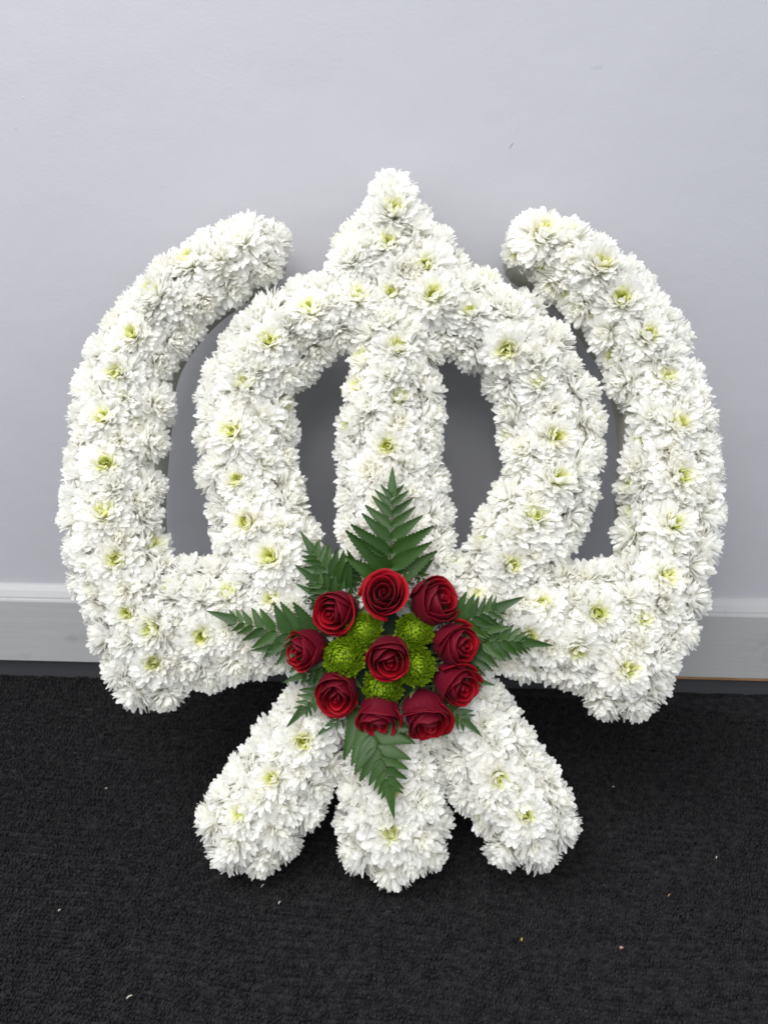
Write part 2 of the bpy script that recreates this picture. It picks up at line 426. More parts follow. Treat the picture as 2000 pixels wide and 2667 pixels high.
EYES = [eye_mesh(90 + i) for i in range(3)]

# the outline of the tribute: chains of (x, y, half width) in picture units, laid on its plane
CHAINS = [
    [(553, 532, 76), (480, 568, 84), (405, 618, 88), (335, 690, 92), (280, 780, 100), (252, 905, 112), (238, 1050, 114), (244, 1180, 114), (285, 1300, 116), (332, 1430, 112)],
    [(1150, 528, 80), (1235, 560, 92), (1325, 645, 98), (1402, 765, 105), (1443, 905, 110), (1450, 1050, 121), (1440, 1180, 118), (1412, 1310, 116), (1342, 1456, 110)],
    [(605, 1210, 108), (565, 1130, 110), (533, 1040, 106), (526, 905, 112), (550, 800, 106), (625, 712, 103), (735, 662, 92), (855, 650, 95), (985, 660, 95), (1085, 712, 102), (1160, 800, 107), (1195, 905, 114), (1187, 1040, 112), (1150, 1130, 112), (1075, 1225, 105)],
    [(850, 700, 108), (846, 850, 110), (842, 980, 112), (852, 1110, 132), (852, 1260, 140)],
    [(850, 428, 58), (850, 560, 130)], [(850, 470, 70), (766, 592, 84)], [(850, 470, 70), (938, 592, 84)],
    [(330, 1330, 122), (455, 1345, 148), (580, 1325, 128), (850, 1350, 150), (1090, 1335, 128), (1230, 1345, 142), (1370, 1340, 130)],
    [(690, 1550, 92), (612, 1690, 118), (540, 1780, 120)],
    [(850, 1540, 105), (850, 1660, 112), (850, 1795, 130)],
    [(1015, 1550, 95), (1092, 1690, 124), (1130, 1772, 120)],
]
SEG = []          # (a, b, ra, rb) on the plane
CH2 = []
for ch in CHAINS:
    c2 = []
    for (x, y, r) in ch:
        p = at(x, y, 0.055); e = at(x + r, y, 0.055); f_ = at(x, y + r, 0.055)
        c2.append((Vector((p.x, p.y)), 0.5 * ((e - p).length + (f_ - p).length)))
    CH2.append(c2)
    for (a, ra), (b_, rb) in zip(c2, c2[1:]): SEG.append((a, b_, ra, rb))
EDGE = 0.0265      # how far petals reach past the outermost flower heads
def dome(p):
    """nearest strut: relative offset q in 0..1, outward direction"""
    best = None
    for a, b_, ra, rb in SEG:
        d = b_ - a; t = max(0.0, min(1.0, (p - a).dot(d) / max(d.length_squared, 1e-9)))
        c = a + d * t; rr = ra + (rb - ra) * t - EDGE
        v_ = p - c; q_ = v_.length / rr
        if best is None or q_ < best[0]: best = (q_, v_, rr)
    return best
FOAM_T = 0.046
def seat(p, over=1.0):
    """flower seat on the dome: base position and axis in tribute coordinates"""
    q_, v_, rr = dome(p)
    qc = min(q_, 1.0)
    z = FOAM_T + 0.002 + 0.013 * math.sqrt(max(0.0, 1 - qc * qc)) - 0.004 * qc ** 4
    tilt = R(64) * qc ** 1.5
    out = v_.normalized() if v_.length > 1e-6 else Vector((0, 1))
    ax = Vector((out.x * math.sin(tilt), out.y * math.sin(tilt), math.cos(tilt)))
    ax = (ax + Vector((0, 0.16, 0)) * (1 - 0.6 * qc)).normalized()
    return Vector((p.x, p.y, z)), ax, q_

tribute = obj('floral_tribute', None)
tribute.matrix_world = Matrix.Translation(TO) @ TM.to_4x4()
tag(tribute, 'large crown shaped tribute of white chrysanthemums leaning against the wall', 'floral tribute')

# foam frame under the flowers
V = []; F = []
for ci, c2 in enumerate(CH2):
    # resample the chain smoothly
    pts = []
    n = len(c2)
    for i in range(n - 1):
        p0, p1, p2, p3 = c2[max(i - 1, 0)], c2[i], c2[i + 1], c2[min(i + 2, n - 1)]
        for k in range(8):
            t = k / 8
            def cr(a, b_, c, d): return 0.5 * ((2 * b_) + (c - a) * t + (2 * a - 5 * b_ + 4 * c - d) * t * t + (3 * b_ - a - 3 * c + d) * t ** 3)
            pts.append((cr(p0[0], p1[0], p2[0], p3[0]), cr(p0[1], p1[1], p2[1], p3[1])))
    pts.append(c2[-1])
    left = []; right = []
    tang = lambda i: (pts[min(i + 1, len(pts) - 1)][0] - pts[max(i - 1, 0)][0]).normalized()
    for i, (p, r_) in enumerate(pts):
        t = tang(i); nrm = Vector((-t.y, t.x)); hw = max(0.012, r_ - 0.0135)
        left.append(p + nrm * hw); right.append(p - nrm * hw)
    t0 = tang(0); t1 = tang(len(pts) - 1)
    def cap(p, d, hw):
        nrm = Vector((-d.y, d.x)); return [p + nrm * hw * math.cos(a) + d * hw * math.sin(a) for a in [R(k * 22.5) for k in range(1, 8)]]
    loop_ = left + cap(pts[-1][0], t1, max(0.012, pts[-1][1] - 0.0145)) + right[::-1] + cap(pts[0][0], -t0, max(0.012, pts[0][1] - 0.0145))
    zb = 0.0006 * ci; zt = FOAM_T - 0.0007 * ci
    b0 = len(V); nl = len(loop_)
    for z in (zb, zt):
        for p in loop_: V.append(Vector((p.x, p.y, z)))
    for i in range(nl):
        j = (i + 1) % nl; F.append((b0 + i, b0 + nl + i, b0 + nl + j, b0 + j))
    nL = len(left)
    for z_off in (0, nl):
        # strip between left and right
        for i in range(nL - 1):
            l0, l1 = b0 + z_off + i, b0 + z_off + i + 1
            r0 = b0 + z_off + nL + 7 + (nL - 1 - i); r1 = r0 - 1
            F.append((l0, l1, r1, r0))
        F.append(tuple(b0 + z_off + nL - 1 + k for k in range(9)))
        st_ = nL + 7 + nL - 1
        F.append(tuple(b0 + z_off + (st_ + k) % nl for k in range(9)))
fo = obj('foam_frame', mesh('foam_frame', V, F, M_FOAM, False), tribute)
fo['label'] = 'pale foam frame seen behind the petals'

# flower heads whose yellow eyes can be seen, then the heads that fill the mass between them
EYE2000 = [(602, 606), (497, 678), (623, 690), (408, 766), (349, 868), (309, 963), (389, 988), (269, 1089), (355, 1104), (268, 1207), (350, 1208), (265, 1348), (297, 1462), (386, 1425), (456, 1548), (594, 1554), (333, 1592), (407, 1637), (523, 1653), (402, 1724),
    (699, 806), (699, 889), (624, 1011), (613, 1125), (729, 1049), (624, 1250), (650, 1360), (710, 1457), (712, 1553), (804, 810), (919, 774),
    (916, 629), (1010, 633), (1111, 685), (1020, 553), (1097, 583), (1026, 765), (1125, 770), (1232, 817), (1097, 842), (1031, 909), (954, 936), (1319, 907), (1028, 1041), (1013, 1155), (934, 1016), (928, 1110), (1263, 730),
    (1406, 605), (1486, 620), (1355, 654), (1425, 684), (1562, 692), (1495, 753), (1628, 772), (1554, 829), (1687, 871), (1613, 922), (1740, 990), (1659, 1040), (1760, 1112), (1668, 1148), (1408, 1006), (1438, 1129), (1339, 1124), (1379, 803),
    (1765, 1234), (1664, 1261), (1439, 1256), (1350, 1232), (1750, 1369), (1666, 1336), (1396, 1360), (1266, 1427), (1654, 1449), (1326, 1473), (1721, 1497), (1463, 1502), (1191, 1485), (1420, 1572), (1553, 1589), (1671, 1618), (1367, 1659), (1509, 1685), (1625, 1743), (1249, 1560),
    (715, 2029), (632, 2125), (788, 1929), (1014, 2175), (1024, 2055), (1292, 2015), (1368, 2131), (1269, 2121), (1189, 1909)]
SPRAY = at(830, 1415, 0.055)
rnd = random.Random(21)
heads = []
for (x, y) in EYE2000:
    p = at(x / K, y / K, FOAM_T + 0.028)
    P, ax, q_ = seat(Vector((p.x, p.y)))
    P = P + ax * rnd.choice((0.0, 0.003, 0.004))
    # move the base back so the eye itself lies on the sight line
    e = P + ax * 0.012
    tgt = at(x / K, y / K, e.z)
    P = P + (tgt - e)
    heads.append((P, ax, q_, True, rnd.uniform(0.80, 1.04)))
tries = 0
cand = []
lo = Vector((min(min(a.x - ra, b_.x - rb) for a, b_, ra, rb in SEG), min(min(a.y - ra, b_.y - rb) for a, b_, ra, rb in SEG)))
hi = Vector((max(max(a.x + ra, b_.x + rb) for a, b_, ra, rb in SEG), max(max(a.y + ra, b_.y + rb) for a, b_, ra, rb in SEG)))
def ok(P, d):
    return all((P - h[0]).length > d for h in heads)
# heads round the free ends of the struts
for c2 in [CH2[0], CH2[1], CH2[8], CH2[9], CH2[10], CH2[4]]:
    for (p0, r0), (p1, _) in ([(c2[0], c2[1])] if c2 is CH2[4] else [(c2[-1], c2[-2])] if c2 in (CH2[8], CH2[9], CH2[10]) else [(c2[0], c2[1]), (c2[-1], c2[-2])]):
        d0 = (p0 - p1).normalized()
        for an in (0, 55, -55, 100, -100):
            c_, s_ = math.cos(R(an)), math.sin(R(an))
            P, ax, q_ = seat(p0 + Vector((d0.x * c_ - d0.y * s_, d0.x * s_ + d0.y * c_)) * max(0.006, r0 - EDGE))
            if ok(P, 0.017): heads.append((P, ax, q_, False, rnd.uniform(0.80, 0.92)))
# edge heads first (walk round the rim), then the interior
for phase, (qlo, qhi, dmin, nmax) in enumerate([(0.86, 1.03, 0.0255, 30000), (0.0, 0.86, 0.0255, 20000)]):
    for _ in range(nmax):
        if len(heads) >= 296: break
        p = Vector((rnd.uniform(lo.x, hi.x), rnd.uniform(lo.y, hi.y)))
        P, ax, q_ = seat(p)
        if not (qlo <= q_ <= qhi): continue
        if (p - SPRAY.xy).length < 0.066: continue
        if not ok(P, dmin): continue
        heads.append((P, ax, q_, False, rnd.uniform(0.80, 0.94)))
for i, (P, ax, q_, eye, sc) in enumerate(heads):
    j = Vector((rnd.gauss(0, 1), rnd.gauss(0, 1), rnd.gauss(0, 1))) * (0.16 if eye else 0.12)
    ang = rnd.uniform(0, 2 * math.pi)
    m = frame(P, ax + j, Vector((math.cos(ang), math.sin(ang), 0.05)), sc)
    me = rnd.choice(OPEN) if eye else rnd.choice(SHUT)
    o = obj('chrysanthemum', me, tribute, m)
    if eye: obj('flower_centre', rnd.choice(EYES), o)

# smaller heads pushed into the gaps: too many and too hidden to pick apart, one mass
def small_head(seed):
    m = chrys_mesh(seed, False, 120)
    n_ = len(m.vertices); co_ = np.empty(n_ * 3); m.vertices.foreach_get('co', co_)
    t_ = np.empty(n_); m.attributes['tint'].data.foreach_get('value', t_)
    fc = [tuple(p.vertices) for p in m.polygons]
    bpy.data.meshes.remove(m)
    return co_.reshape(-1, 3), np.array(fc), t_
SM = [small_head(140 + i) for i in range(3)]
spots = [h[0] for h in heads]; eyes_at = [h[0] for h in heads if h[3]]; AV = []; AF = []; AT = []; off = 0; nfill = 0
for _ in range(40000):
    if nfill >= 150: break
    p = Vector((rnd.uniform(lo.x, hi.x), rnd.uniform(lo.y, hi.y)))
    P, ax, q_ = seat(p)
    if q_ > 1.02 or (p - SPRAY.xy).length < 0.066: continue
    if min((P - h).length for h in spots) < 0.0185 or min((P - h).length for h in eyes_at) < 0.0215: continue
    spots.append(P); nfill += 1
    ang = rnd.uniform(0, 6.28)
    m = frame(P, ax, Vector((math.cos(ang), math.sin(ang), 0.05)), rnd.uniform(0.80, 0.92))
    M3 = np.array(m.to_3x3()); c_, f_, t_ = rnd.choice(SM)
    AV.append(c_ @ M3.T + np.array(P)); AF.append(f_ + off); AT.append(t_); off += len(c_)
if AV:
    fm = mesh('filling_flowers', np.concatenate(AV).tolist(), np.concatenate(AF).tolist(), M_WHITE, attr={'tint': np.concatenate(AT)})
    fo2 = obj('filling_flowers', fm, tribute); fo2['kind'] = 'stuff'; fo2['label'] = 'small white flower heads filling the gaps'

# dark wet foam cushion that carries roses and fern
V = []; F = []
for k in range(6):
    a = R(k * 15); rr = 0.070 * math.cos(a) if k < 5 else 0.010
    for j in range(20):
        b_ = j * math.pi / 10; V.append(Vector((SPRAY.x + rr * math.cos(b_), SPRAY.y + rr * math.sin(b_), 0.044 + 0.036 * math.sin(a))))
for k in range(5):
    for j in range(20): F.append((k * 20 + j, k * 20 + (j + 1) % 20, (k + 1) * 20 + (j + 1) % 20, (k + 1) * 20 + j))
F.append(tuple(100 + j for j in range(20)))
obj('wet_foam_cushion', mesh('wet_foam_cushion', V, F, M_OASIS), tribute)

# ------------------------------------------------------------------ roses
def rose_petal(rg, phi, alpha, Rm, Hh, z0, close, flare, roll, point, drop=0.30):
    """a cupped shell with two faces; local z is the rose's axis"""
    nu, nv = 11, 10
    wob = [rg.uniform(-1, 1) for _ in range(6)]
    P = [[None] * nu for _ in range(nv)]
    for i in range(nv):
        v_ = i / (nv - 1)
        for j in range(nu):
            u = -1 + 2 * j / (nu - 1)
            edge = 1 - drop * abs(u) ** 3.0 + point * max(0, 1 - abs(u) * 3.2) + 0.025 * wob[0] * math.sin(4 * u + wob[1] * 3)
            h = v_ * edge
            pr = 0.22 + 0.78 * math.sin(math.pi / 2 * min(1.0, h / 0.58)) ** 0.8
            k = max(0.0, (h - 0.55) / 0.45)
            rad = Rm * pr * (1 - close * k * k) * (1 + 0.07 * u)
            rad += flare * k * k * (0.6 + 0.4 * math.cos(u * 1.6)) + 0.0009 * wob[2] * math.sin(3 * u + wob[3] * 3) * h
            z = z0 + Hh * h
            if roll > 0:
                k2 = max(0.0, (v_ - 0.72) / 0.28)
                rad += roll * k2 ** 1.5 * (0.75 + 0.25 * math.sin(2.3 * u + wob[4] * 2)); z -= roll * 0.75 * k2 ** 2.4
            wid = alpha * (0.62 + 0.38 * math.sin(math.pi / 2 * min(1, v_ / 0.45)))
            a = phi + wid * u
            P[i][j] = Vector((rad * math.cos(a), rad * math.sin(a), z))
    V = []; F = []; T = []
    def nrm(i, j):
        a = P[min(i + 1, nv - 1)][j] - P[max(i - 1, 0)][j]; b_ = P[i][min(j + 1, nu - 1)] - P[i][max(j - 1, 0)]
        n_ = b_.cross(a); return n_.normalized() if n_.length > 1e-12 else Vector((0, 0, 1))
    th = 0.00022
    for sgn in (-1, 1):
        for i in range(nv):
            for j in range(nu):
                V.append(P[i][j] + nrm(i, j) * (th * sgn))
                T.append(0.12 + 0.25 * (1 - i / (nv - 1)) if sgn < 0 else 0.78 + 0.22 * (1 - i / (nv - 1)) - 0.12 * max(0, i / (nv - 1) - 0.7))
    n0 = nu * nv
    for i in range(nv - 1):
        for j in range(nu - 1):
            a = i * nu + j; F.append((a, a + nu, a + nu + 1, a + 1)); F.append((n0 + a, n0 + a + 1, n0 + a + nu + 1, n0 + a + nu))
    for j in range(nu - 1):
        a = (nv - 1) * nu + j; F.append((a, n0 + a, n0 + a + 1, a + 1))
    for i in range(nv - 1):
        for j in (0, nu - 1):
            a = i * nu + j; F.append((a, n0 + a, n0 + a + nu, a + nu) if j == 0 else (a, a + nu, n0 + a + nu, n0 + a))
    return V, F, T
def sepal_mesh(rg, L, W, bend):
    V = []; F = []; T = []
    for i in range(7):
        s = i / 6; wv = W * math.sin(math.pi * (0.12 + 0.88 * (1 - s)) * 0.55) * (1 - s ** 3)
        a = R(62 - 34 * s + bend * s)
        if i == 0: p = Vector((0.0050, 0, -0.0015))
        else: p = p + Vector((math.sin(a), 0, math.cos(a))) * (L / 6)
        for u in (-1, 0, 1): V.append(p + Vector((-0.18 * wv * abs(u), wv * u, 0))); T.append(0.2 + 0.6 * (1 - s) * rg.random())
    for i in range(6):
        for k in range(2): a = i * 3 + k; F.append((a, a + 1, a + 4, a + 3))
    return mesh('sepal', V, F, M_SEPAL, attr={'tint': T})

VIEW_UP = TU
def place_axis(p_world, tilt, direction):
    """axis that leans `tilt` from the sight line, towards `direction` degrees (0 right, 90 up the tribute)"""
    to = (CAM_LOC - p_world).normalized()
    x = VIEW_UP.cross(to).normalized(); y = to.cross(x)
    d = x * math.cos(R(direction)) + y * math.sin(R(direction))
    return (to * math.cos(R(tilt)) + d * math.sin(R(tilt))).normalized()

def rose(px, py, Z, tilt, direction, size, openness, seed, label, spin=None):
    rg = random.Random(seed)
    face = world(at(px / K, py / K, Z))
    ax = place_axis(face, tilt, direction)
    size *= 0.98
    Hh = 0.044 * size
    base = face - ax * (Hh * 0.86)
    root = obj('rose', None)
    root.matrix_world = frame(base, ax, Vector((0.3, 0.1, 1))) @ Matrix.Diagonal((rg.uniform(0.9, 1.06), rg.uniform(0.9, 1.06), rg.uniform(0.95, 1.08), 1))
    tag(root, label, 'rose', 'red roses in the centre of the tribute')
    ph = rg.uniform(0, 6.28)
    specs = []
    specs.append((ph - 1.9, 2.7, 0.0017 * size, Hh * 0.92, 0.002, 0.25, 0.0, 0.0, 0.0))
    for k in range(6):      # tight spiral heart
        specs.append((ph + k * 2.25, 1.65 - 0.06 * k, (0.0030 + 0.0021 * k) * size, Hh * (0.93 + 0.010 * k), 0.002, 0.30 - 0.03 * k, 0.0, 0.0006 * k * openness, 0.01))
    for k in range(5):      # middle whorl
        specs.append((ph + 0.7 + k * 2.51, 1.30, (0.0148 + 0.0008 * k) * size, Hh * (0.98 - 0.010 * k), 0.001, 0.22 - 0.13 * openness, 0.001 * openness, 0.0012 + 0.0024 * openness, 0.05, 0.22))
    for k in range(4):      # outer whorl, broad petals wrapped round the bud
        specs.append((ph + 0.2 + k * 2.20 + rg.uniform(-.25, .25), 1.50, (0.0190 + 0.0007 * k) * size, Hh * (0.97 - rg.uniform(0.0, 0.09) - 0.03 * k * openness), 0.0, 0.17 - 0.17 * openness, 0.0020 * openness, (0.0012 + 0.0042 * openness) * rg.uniform(0.5, 1.6), rg.uniform(0.02, 0.10), 0.20))
    for sp_ in specs:
        Rm = sp_[2]
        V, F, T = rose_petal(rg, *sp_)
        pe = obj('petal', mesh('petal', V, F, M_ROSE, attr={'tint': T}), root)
        k_ = 0.012 if Rm < 0.015 * size else 0.035
        pe.rotation_euler = (rg.gauss(0, k_), rg.gauss(0, k_), 0)
    for k in range(5):
        s = obj('sepal', sepal_mesh(rg, 0.024 * size * rg.uniform(0.9, 1.3), 0.0062, rg.choice((0, 8, 30, 55, 85))), root)
        s.rotation_euler.z = k * 1.2566 + rg.uniform(-.2, .2)
    V = []; F = []   # swollen hip and a length of stem that goes into the foam
    prof = [(0.0075, 0.003), (0.0085, -0.002), (0.0060, -0.007), (0.0028, -0.011), (0.0024, -0.034)]
    for (r_, z) in prof:
        for j in range(10): V.append(Vector((r_ * size * math.cos(j * .6283), r_ * size * math.sin(j * .6283), z)))
    for k in range(4):
        for j in range(10): F.append((k * 10 + j, k * 10 + (j + 1) % 10, (k + 1) * 10 + (j + 1) % 10, (k + 1) * 10 + j))
    obj('stem', mesh('stem', V, F, M_SEPAL, attr={'tint': [0.9] * len(V)}), root)
    return root

rose(998, 1545, 0.112, 14, 95, 0.98, 0.75, 1, 'largest fully open red rose at the top of the rose cluster')
rose(1155, 1560, 0.102, 44, 22, 1.04, 0.3, 2, 'half closed red rose at the upper right, below the fern tip, leaning right')
rose(862, 1600, 0.104, 34, 205, 1.02, 0.5, 3, 'red rose at the upper left of the cluster with a bright lower petal')
rose(775, 1698, 0.098, 46, 205, 1.0, 0.4, 4, 'leftmost red rose of the cluster, beside the left fern frond')
rose(1014, 1724, 0.118, 28, 278, 0.96, 0.4, 5, 'red rose in the middle ringed by green button flowers')
rose(1208, 1682, 0.102, 46, 350, 0.98, 0.45, 6, 'red rose on the right edge facing the right fern frond')
rose(1205, 1792, 0.097, 48, 325, 1.0, 0.8, 7, 'red rose at the lower right with a loose curled petal')
rose(875, 1822, 0.103, 40, 255, 1.0, 0.5, 8, 'red rose at the lower left beneath the biggest green button flower')
rose(985, 1892, 0.098, 60, 268, 1.0, 0.7, 9, 'short red rose at the bottom middle, nodding down over the lowest fern')
rose(1115, 1890, 0.098, 58, 285, 1.08, 0.6, 10, 'long dark red rose at the bottom right, nodding down')

# ------------------------------------------------------------------ green button chrysanthemums
def button_meshes(seed):
    rg = random.Random(seed); V = []; F = []; T = []
    n = 330
    rows = (0, 0.35, 0.7, 1.0); cols = (-1, 0, 1)
    for i in range(n):
        t = (i + 0.5) / n; th = 1.95 * math.sqrt(t) * 0.98; phi = i * 2.399963 + rg.gauss(0, 0.06)
        nrm = Vector((math.sin(th) * math.cos(phi), math.sin(th) * math.sin(phi), math.cos(th)))
        c = Vector((nrm.x * 0.0150, nrm.y * 0.0150, nrm.z * 0.0108))
        et = Vector((-math.sin(phi), math.cos(phi), 0)); em = et.cross(nrm)
        sw = rg.gauss(0.25, 0.22)
        L = 0.0080 * rg.uniform(0.8, 1.25) * (0.70 + 0.5 * t); W = (0.00155 + 0.0004 * t) * rg.uniform(0.85, 1.15)
        curl = rg.uniform(1.2, 2.2) if t < 0.85 else rg.uniform(0.3, 1.2)
        pts = {}; p = c; prev = 0
        for s in rows:
            d = (nrm * (1.05 - 0.75 * s) + em * (0.55 - curl * s) + et * sw * s * 1.6).normalized()
            p = p + d * (s - prev) * L; prev = s
            sd = (et + em * sw * 0.8 * s).normalized(); up = d.cross(sd)
            pts[s] = (p, sd, up)
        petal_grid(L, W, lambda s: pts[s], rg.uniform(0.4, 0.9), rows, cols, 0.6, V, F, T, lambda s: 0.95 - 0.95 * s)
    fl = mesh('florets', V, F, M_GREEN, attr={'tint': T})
    V = []; F = []; T = []
    for k in range(9):
        a = -0.6 + k * (math.pi / 2 + 0.6) / 8
        for j in range(14):
            b_ = j * math.pi / 7; V.append(Vector((0.0142 * math.cos(a) * math.cos(b_), 0.0142 * math.cos(a) * math.sin(b_), 0.0098 * math.sin(a)))); T.append(1.0)
    for k in range(8):
        for j in range(14): F.append((k * 14 + j, k * 14 + (j + 1) % 14, (k + 1) * 14 + (j + 1) % 14, (k + 1) * 14 + j))
    core = mesh('flower_core', V, F, M_GREEN, attr={'tint': T})
    V = []; F = []
    for k, (r_, z) in enumerate([(0.009, -0.008), (0.003, -0.012), (0.0022, -0.04)]):
        for j in range(8): V.append(Vector((r_ * math.cos(j * .7854), r_ * math.sin(j * .7854), z)))
    for k in range(2):
        for j in range(8): F.append((k * 8 + j, k * 8 + (j + 1) % 8, (k + 1) * 8 + (j + 1) % 8, (k + 1) * 8 + j))
    st_ = mesh('stem', V, F, M_SEPAL, attr={'tint': [0.9] * len(V)})
    return fl, core, st_
BUT = [button_meshes(200 + i) for i in range(3)]
def button(px, py, Z, tilt, direction, size, k, label):
    c = world(at(px / K, py / K, Z)); ax = place_axis(c, tilt, direction)
    root = obj('button_chrysanthemum', None)
    root.matrix_world = frame(c - ax * 0.005, ax, Vector((math.cos(k * 2), 0.2, math.sin(k * 2))), size * 0.9)
    tag(root, label, 'green flower', 'green button chrysanthemums between the roses')
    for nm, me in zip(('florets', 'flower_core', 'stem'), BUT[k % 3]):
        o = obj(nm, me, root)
        if nm == 'florets': o['kind'] = 'stuff'
button(944, 1642, 0.102, 14, 140, 0.95, 0, 'green button flower between the two upper left roses and the centre rose')
button(890, 1716, 0.102, 18, 190, 1.06, 1, 'largest green button flower, left of the centre rose')
button(1082, 1642, 0.102, 16, 60, 0.98, 2, 'green button flower at upper right, below the half closed rose')
button(1090, 1738, 0.100, 20, 340, 1.0, 3, 'green button flower right of the centre rose')
button(996, 1796, 0.095, 24, 265, 1.05, 4, 'lowest green button flower, under the centre rose')

# ------------------------------------------------------------------ fern
def leaflet_mesh(seed, nseg=13, terminal=False):
    rg = random.Random(seed)
    V = []; F = []
    mids = []
    for i in range(nseg + 1):
        s = i / nseg; y = 0.10 * s * s if not terminal else 0.0
        mids.append(len(V)); V.append(Vector((s, y, 0.05 * s - 0.20 * s * s)))
    def halfw(s):
        if terminal: return 0.5 * (1 - s) ** 0.75 * (0.5 + 0.5 * min(1, s / 0.08)) + 0.002
        return 0.56 * (0.30 + 0.70 * math.sin(math.pi / 2 * min(1, s / 0.30))) * (1 - s) ** 0.72
    for sg in (-1, 1):
        val = []; tip = []
        for i in range(nseg):
            s0 = i / nseg; s1 = min(1.0, (i + 1.0) / nseg)
            y0 = 0.10 * s0 * s0 if not terminal else 0.0
            val.append(len(V)); V.append(Vector((s0, y0 + sg * halfw(s0) * 0.84, 0.05 * s0 - 0.2 * s0 * s0 + 0.05)))
            st_ = s0 + 0.98 / nseg
            tip.append(len(V)); V.append(Vector((st_, (0.10 * st_ * st_ if not terminal else 0) + sg * halfw(s0 + 0.45 / nseg) * rg.uniform(0.95, 1.1), 0.05 * st_ - 0.2 * st_ * st_ + 0.07)))
        for i in range(nseg):
            nxt = val[i + 1] if i + 1 < nseg else mids[nseg]
            a = [mids[i], val[i], tip[i], nxt]; b_ = [mids[i], nxt, mids[i + 1]] if i + 1 < nseg else None
            if sg > 0: a = a[::-1]; b_ = b_[::-1] if b_ else None
            F.append(tuple(a))
            if b_: F.append(tuple(b_))
    return mesh('leaflet', V, F, M_FERN, True)
LEAFS = [leaflet_mesh(300 + i) for i in range(4)]
TERM = leaflet_mesh(310, 14, True)
def frond(base, tip, zb, zt, n, wide, label, bend=0.0, roll=0.0, seed=0, dense=1.0, term=0.30, side_scale=(1, 1), wr=0.48):
    """base, tip in 2000-pixel picture units; pairs of leaflets along a rachis"""
    rg = random.Random(seed)
    B = world(at(base[0] / K, base[1] / K, zb)); Tp = world(at(tip[0] / K, tip[1] / K, zt))
    y = (Tp - B); L = y.length; y.normalize()
    nrm = (TN * math.cos(R(roll)) + TX * math.sin(R(roll)))
    x = y.cross(nrm).normalized(); z = x.cross(y)
    root = obj('fern_frond', None)
    root.matrix_world = Matrix.Translation(B) @ Matrix((x, y, z)).transposed().to_4x4()
    tag(root, label, 'fern', 'fern fronds fanned out behind the roses')
    def C(s): return Vector((bend * L * s * (1 - s) * 4, L * s, 0.09 * L * math.sin(math.pi * s)))
    def D(s): return (C(min(1, s + .02)) - C(max(0, s - .02))).normalized()
    V = []; F = []
    for i in range(13):
        s = i / 12 * 0.9; p = C(s); d = D(s); sx = d.cross(Vector((0, 0, 1))).normalized(); r_ = 0.0009 * (1 - 0.7 * s)
        for k in range(5):
            a = k * 1.2566; V.append(p + sx * r_ * math.cos(a) + Vector((0, 0, 1)) * (r_ * math.sin(a) - 0.0003))
    for i in range(12):
        for k in range(5): F.append((i * 5 + k, i * 5 + (k + 1) % 5, i * 5 + 5 + (k + 1) % 5, i * 5 + 5 + k))
    obj('rachis', mesh('rachis', V, F, M_RACHIS), root)
    t0 = 1 - term
    sp = [t0 * (1 - (1 - (i + 0.15) / (n + 0.15)) ** 1.45) for i in range(n + 1)]
    for i in range(n):
        s = sp[i]; gap = (sp[i + 1] - s) * L
        ln = wide * L * ((1 - s) ** 0.95) * (0.85 + 0.15 * min(1, s / 0.10))
        for sg in (-1, 1):
            l2 = ln * rg.uniform(0.92, 1.08) * side_scale[0 if sg < 0 else 1]
            ss = s + (0.016 if sg > 0 else 0)
            d = D(ss); p = C(ss)
            ang = R(58 - 14 * s + rg.uniform(-5, 5)) * -sg
            dv = Quaternion((0, 0, 1), ang) @ d
            dv.z += rg.uniform(-0.10, 0.12)
            dv.normalize()
            wd = min(l2 * wr, gap * 1.6 * dense) * rg.uniform(0.92, 1.05)
            up = Vector((rg.uniform(-.18, .18), rg.uniform(-.18, .18), 1)); yy = up.cross(dv).normalized(); up = dv.cross(yy)
            # tip of the leaflet sweeps towards the frond's tip
            if (Quaternion((0, 0, 1), 0.3) @ dv).dot(d) < dv.dot(d): yy = -yy
            m = Matrix((dv * l2, yy * wd, up * l2 * 0.8)).transposed()
            obj('leaflet', rg.choice(LEAFS), root, Matrix.Translation(p) @ m.to_4x4())
    d = D(t0); p = C(t0 - 0.03)
    tl = (C(1) - p).length
    yy = Vector((0, 0, 1)).cross(d).normalized()
    m = Matrix((d * tl, yy * tl * 0.40, Vector((0, 0, 1)) * tl * 0.5)).transposed()
    obj('leaflet', TERM, root, Matrix.Translation(p) @ m.to_4x4())

frond((1012, 1530), (1022, 1217), 0.082, 0.094, 8, 0.56, 'tall upright fern frond rising above the topmost rose', 0.01, 0, 1, 1.0, 0.22, (1.0, 0.95), 0.40)
frond((925, 1560), (786, 1383), 0.076, 0.090, 8, 0.50, 'fern frond pointing to the upper left beside the tall upright one', -0.05, 0, 2, 1.0, 0.26)
frond((880, 1670), (542, 1590), 0.074, 0.092, 9, 0.38, 'long fern frond pointing left across the white flowers', -0.03, 0, 3, 1.0, 0.20)
frond((1120, 1630), (1362, 1550), 0.074, 0.096, 8, 0.44, 'fern frond pointing right and slightly up beside the half closed rose', 0.05, 0, 4, 1.0, 0.30, wr=0.46)
frond((1170, 1700), (1439, 1688), 0.072, 0.096, 9, 0.44, 'fern frond pointing straight right below the upper right one', -0.10, 0, 5, 1.0, 0.26)
frond((1120, 1810), (1254, 1921), 0.070, 0.088, 5, 0.50, 'short fern frond at the lower right under the loose petalled rose', -0.05, 0, 6, 1.0, 0.34)
frond((935, 1840), (1021, 2131), 0.078, 0.097, 8, 0.50, 'long fern frond hanging down over the middle foot', -0.08, 0, 7, 1.0, 0.24)
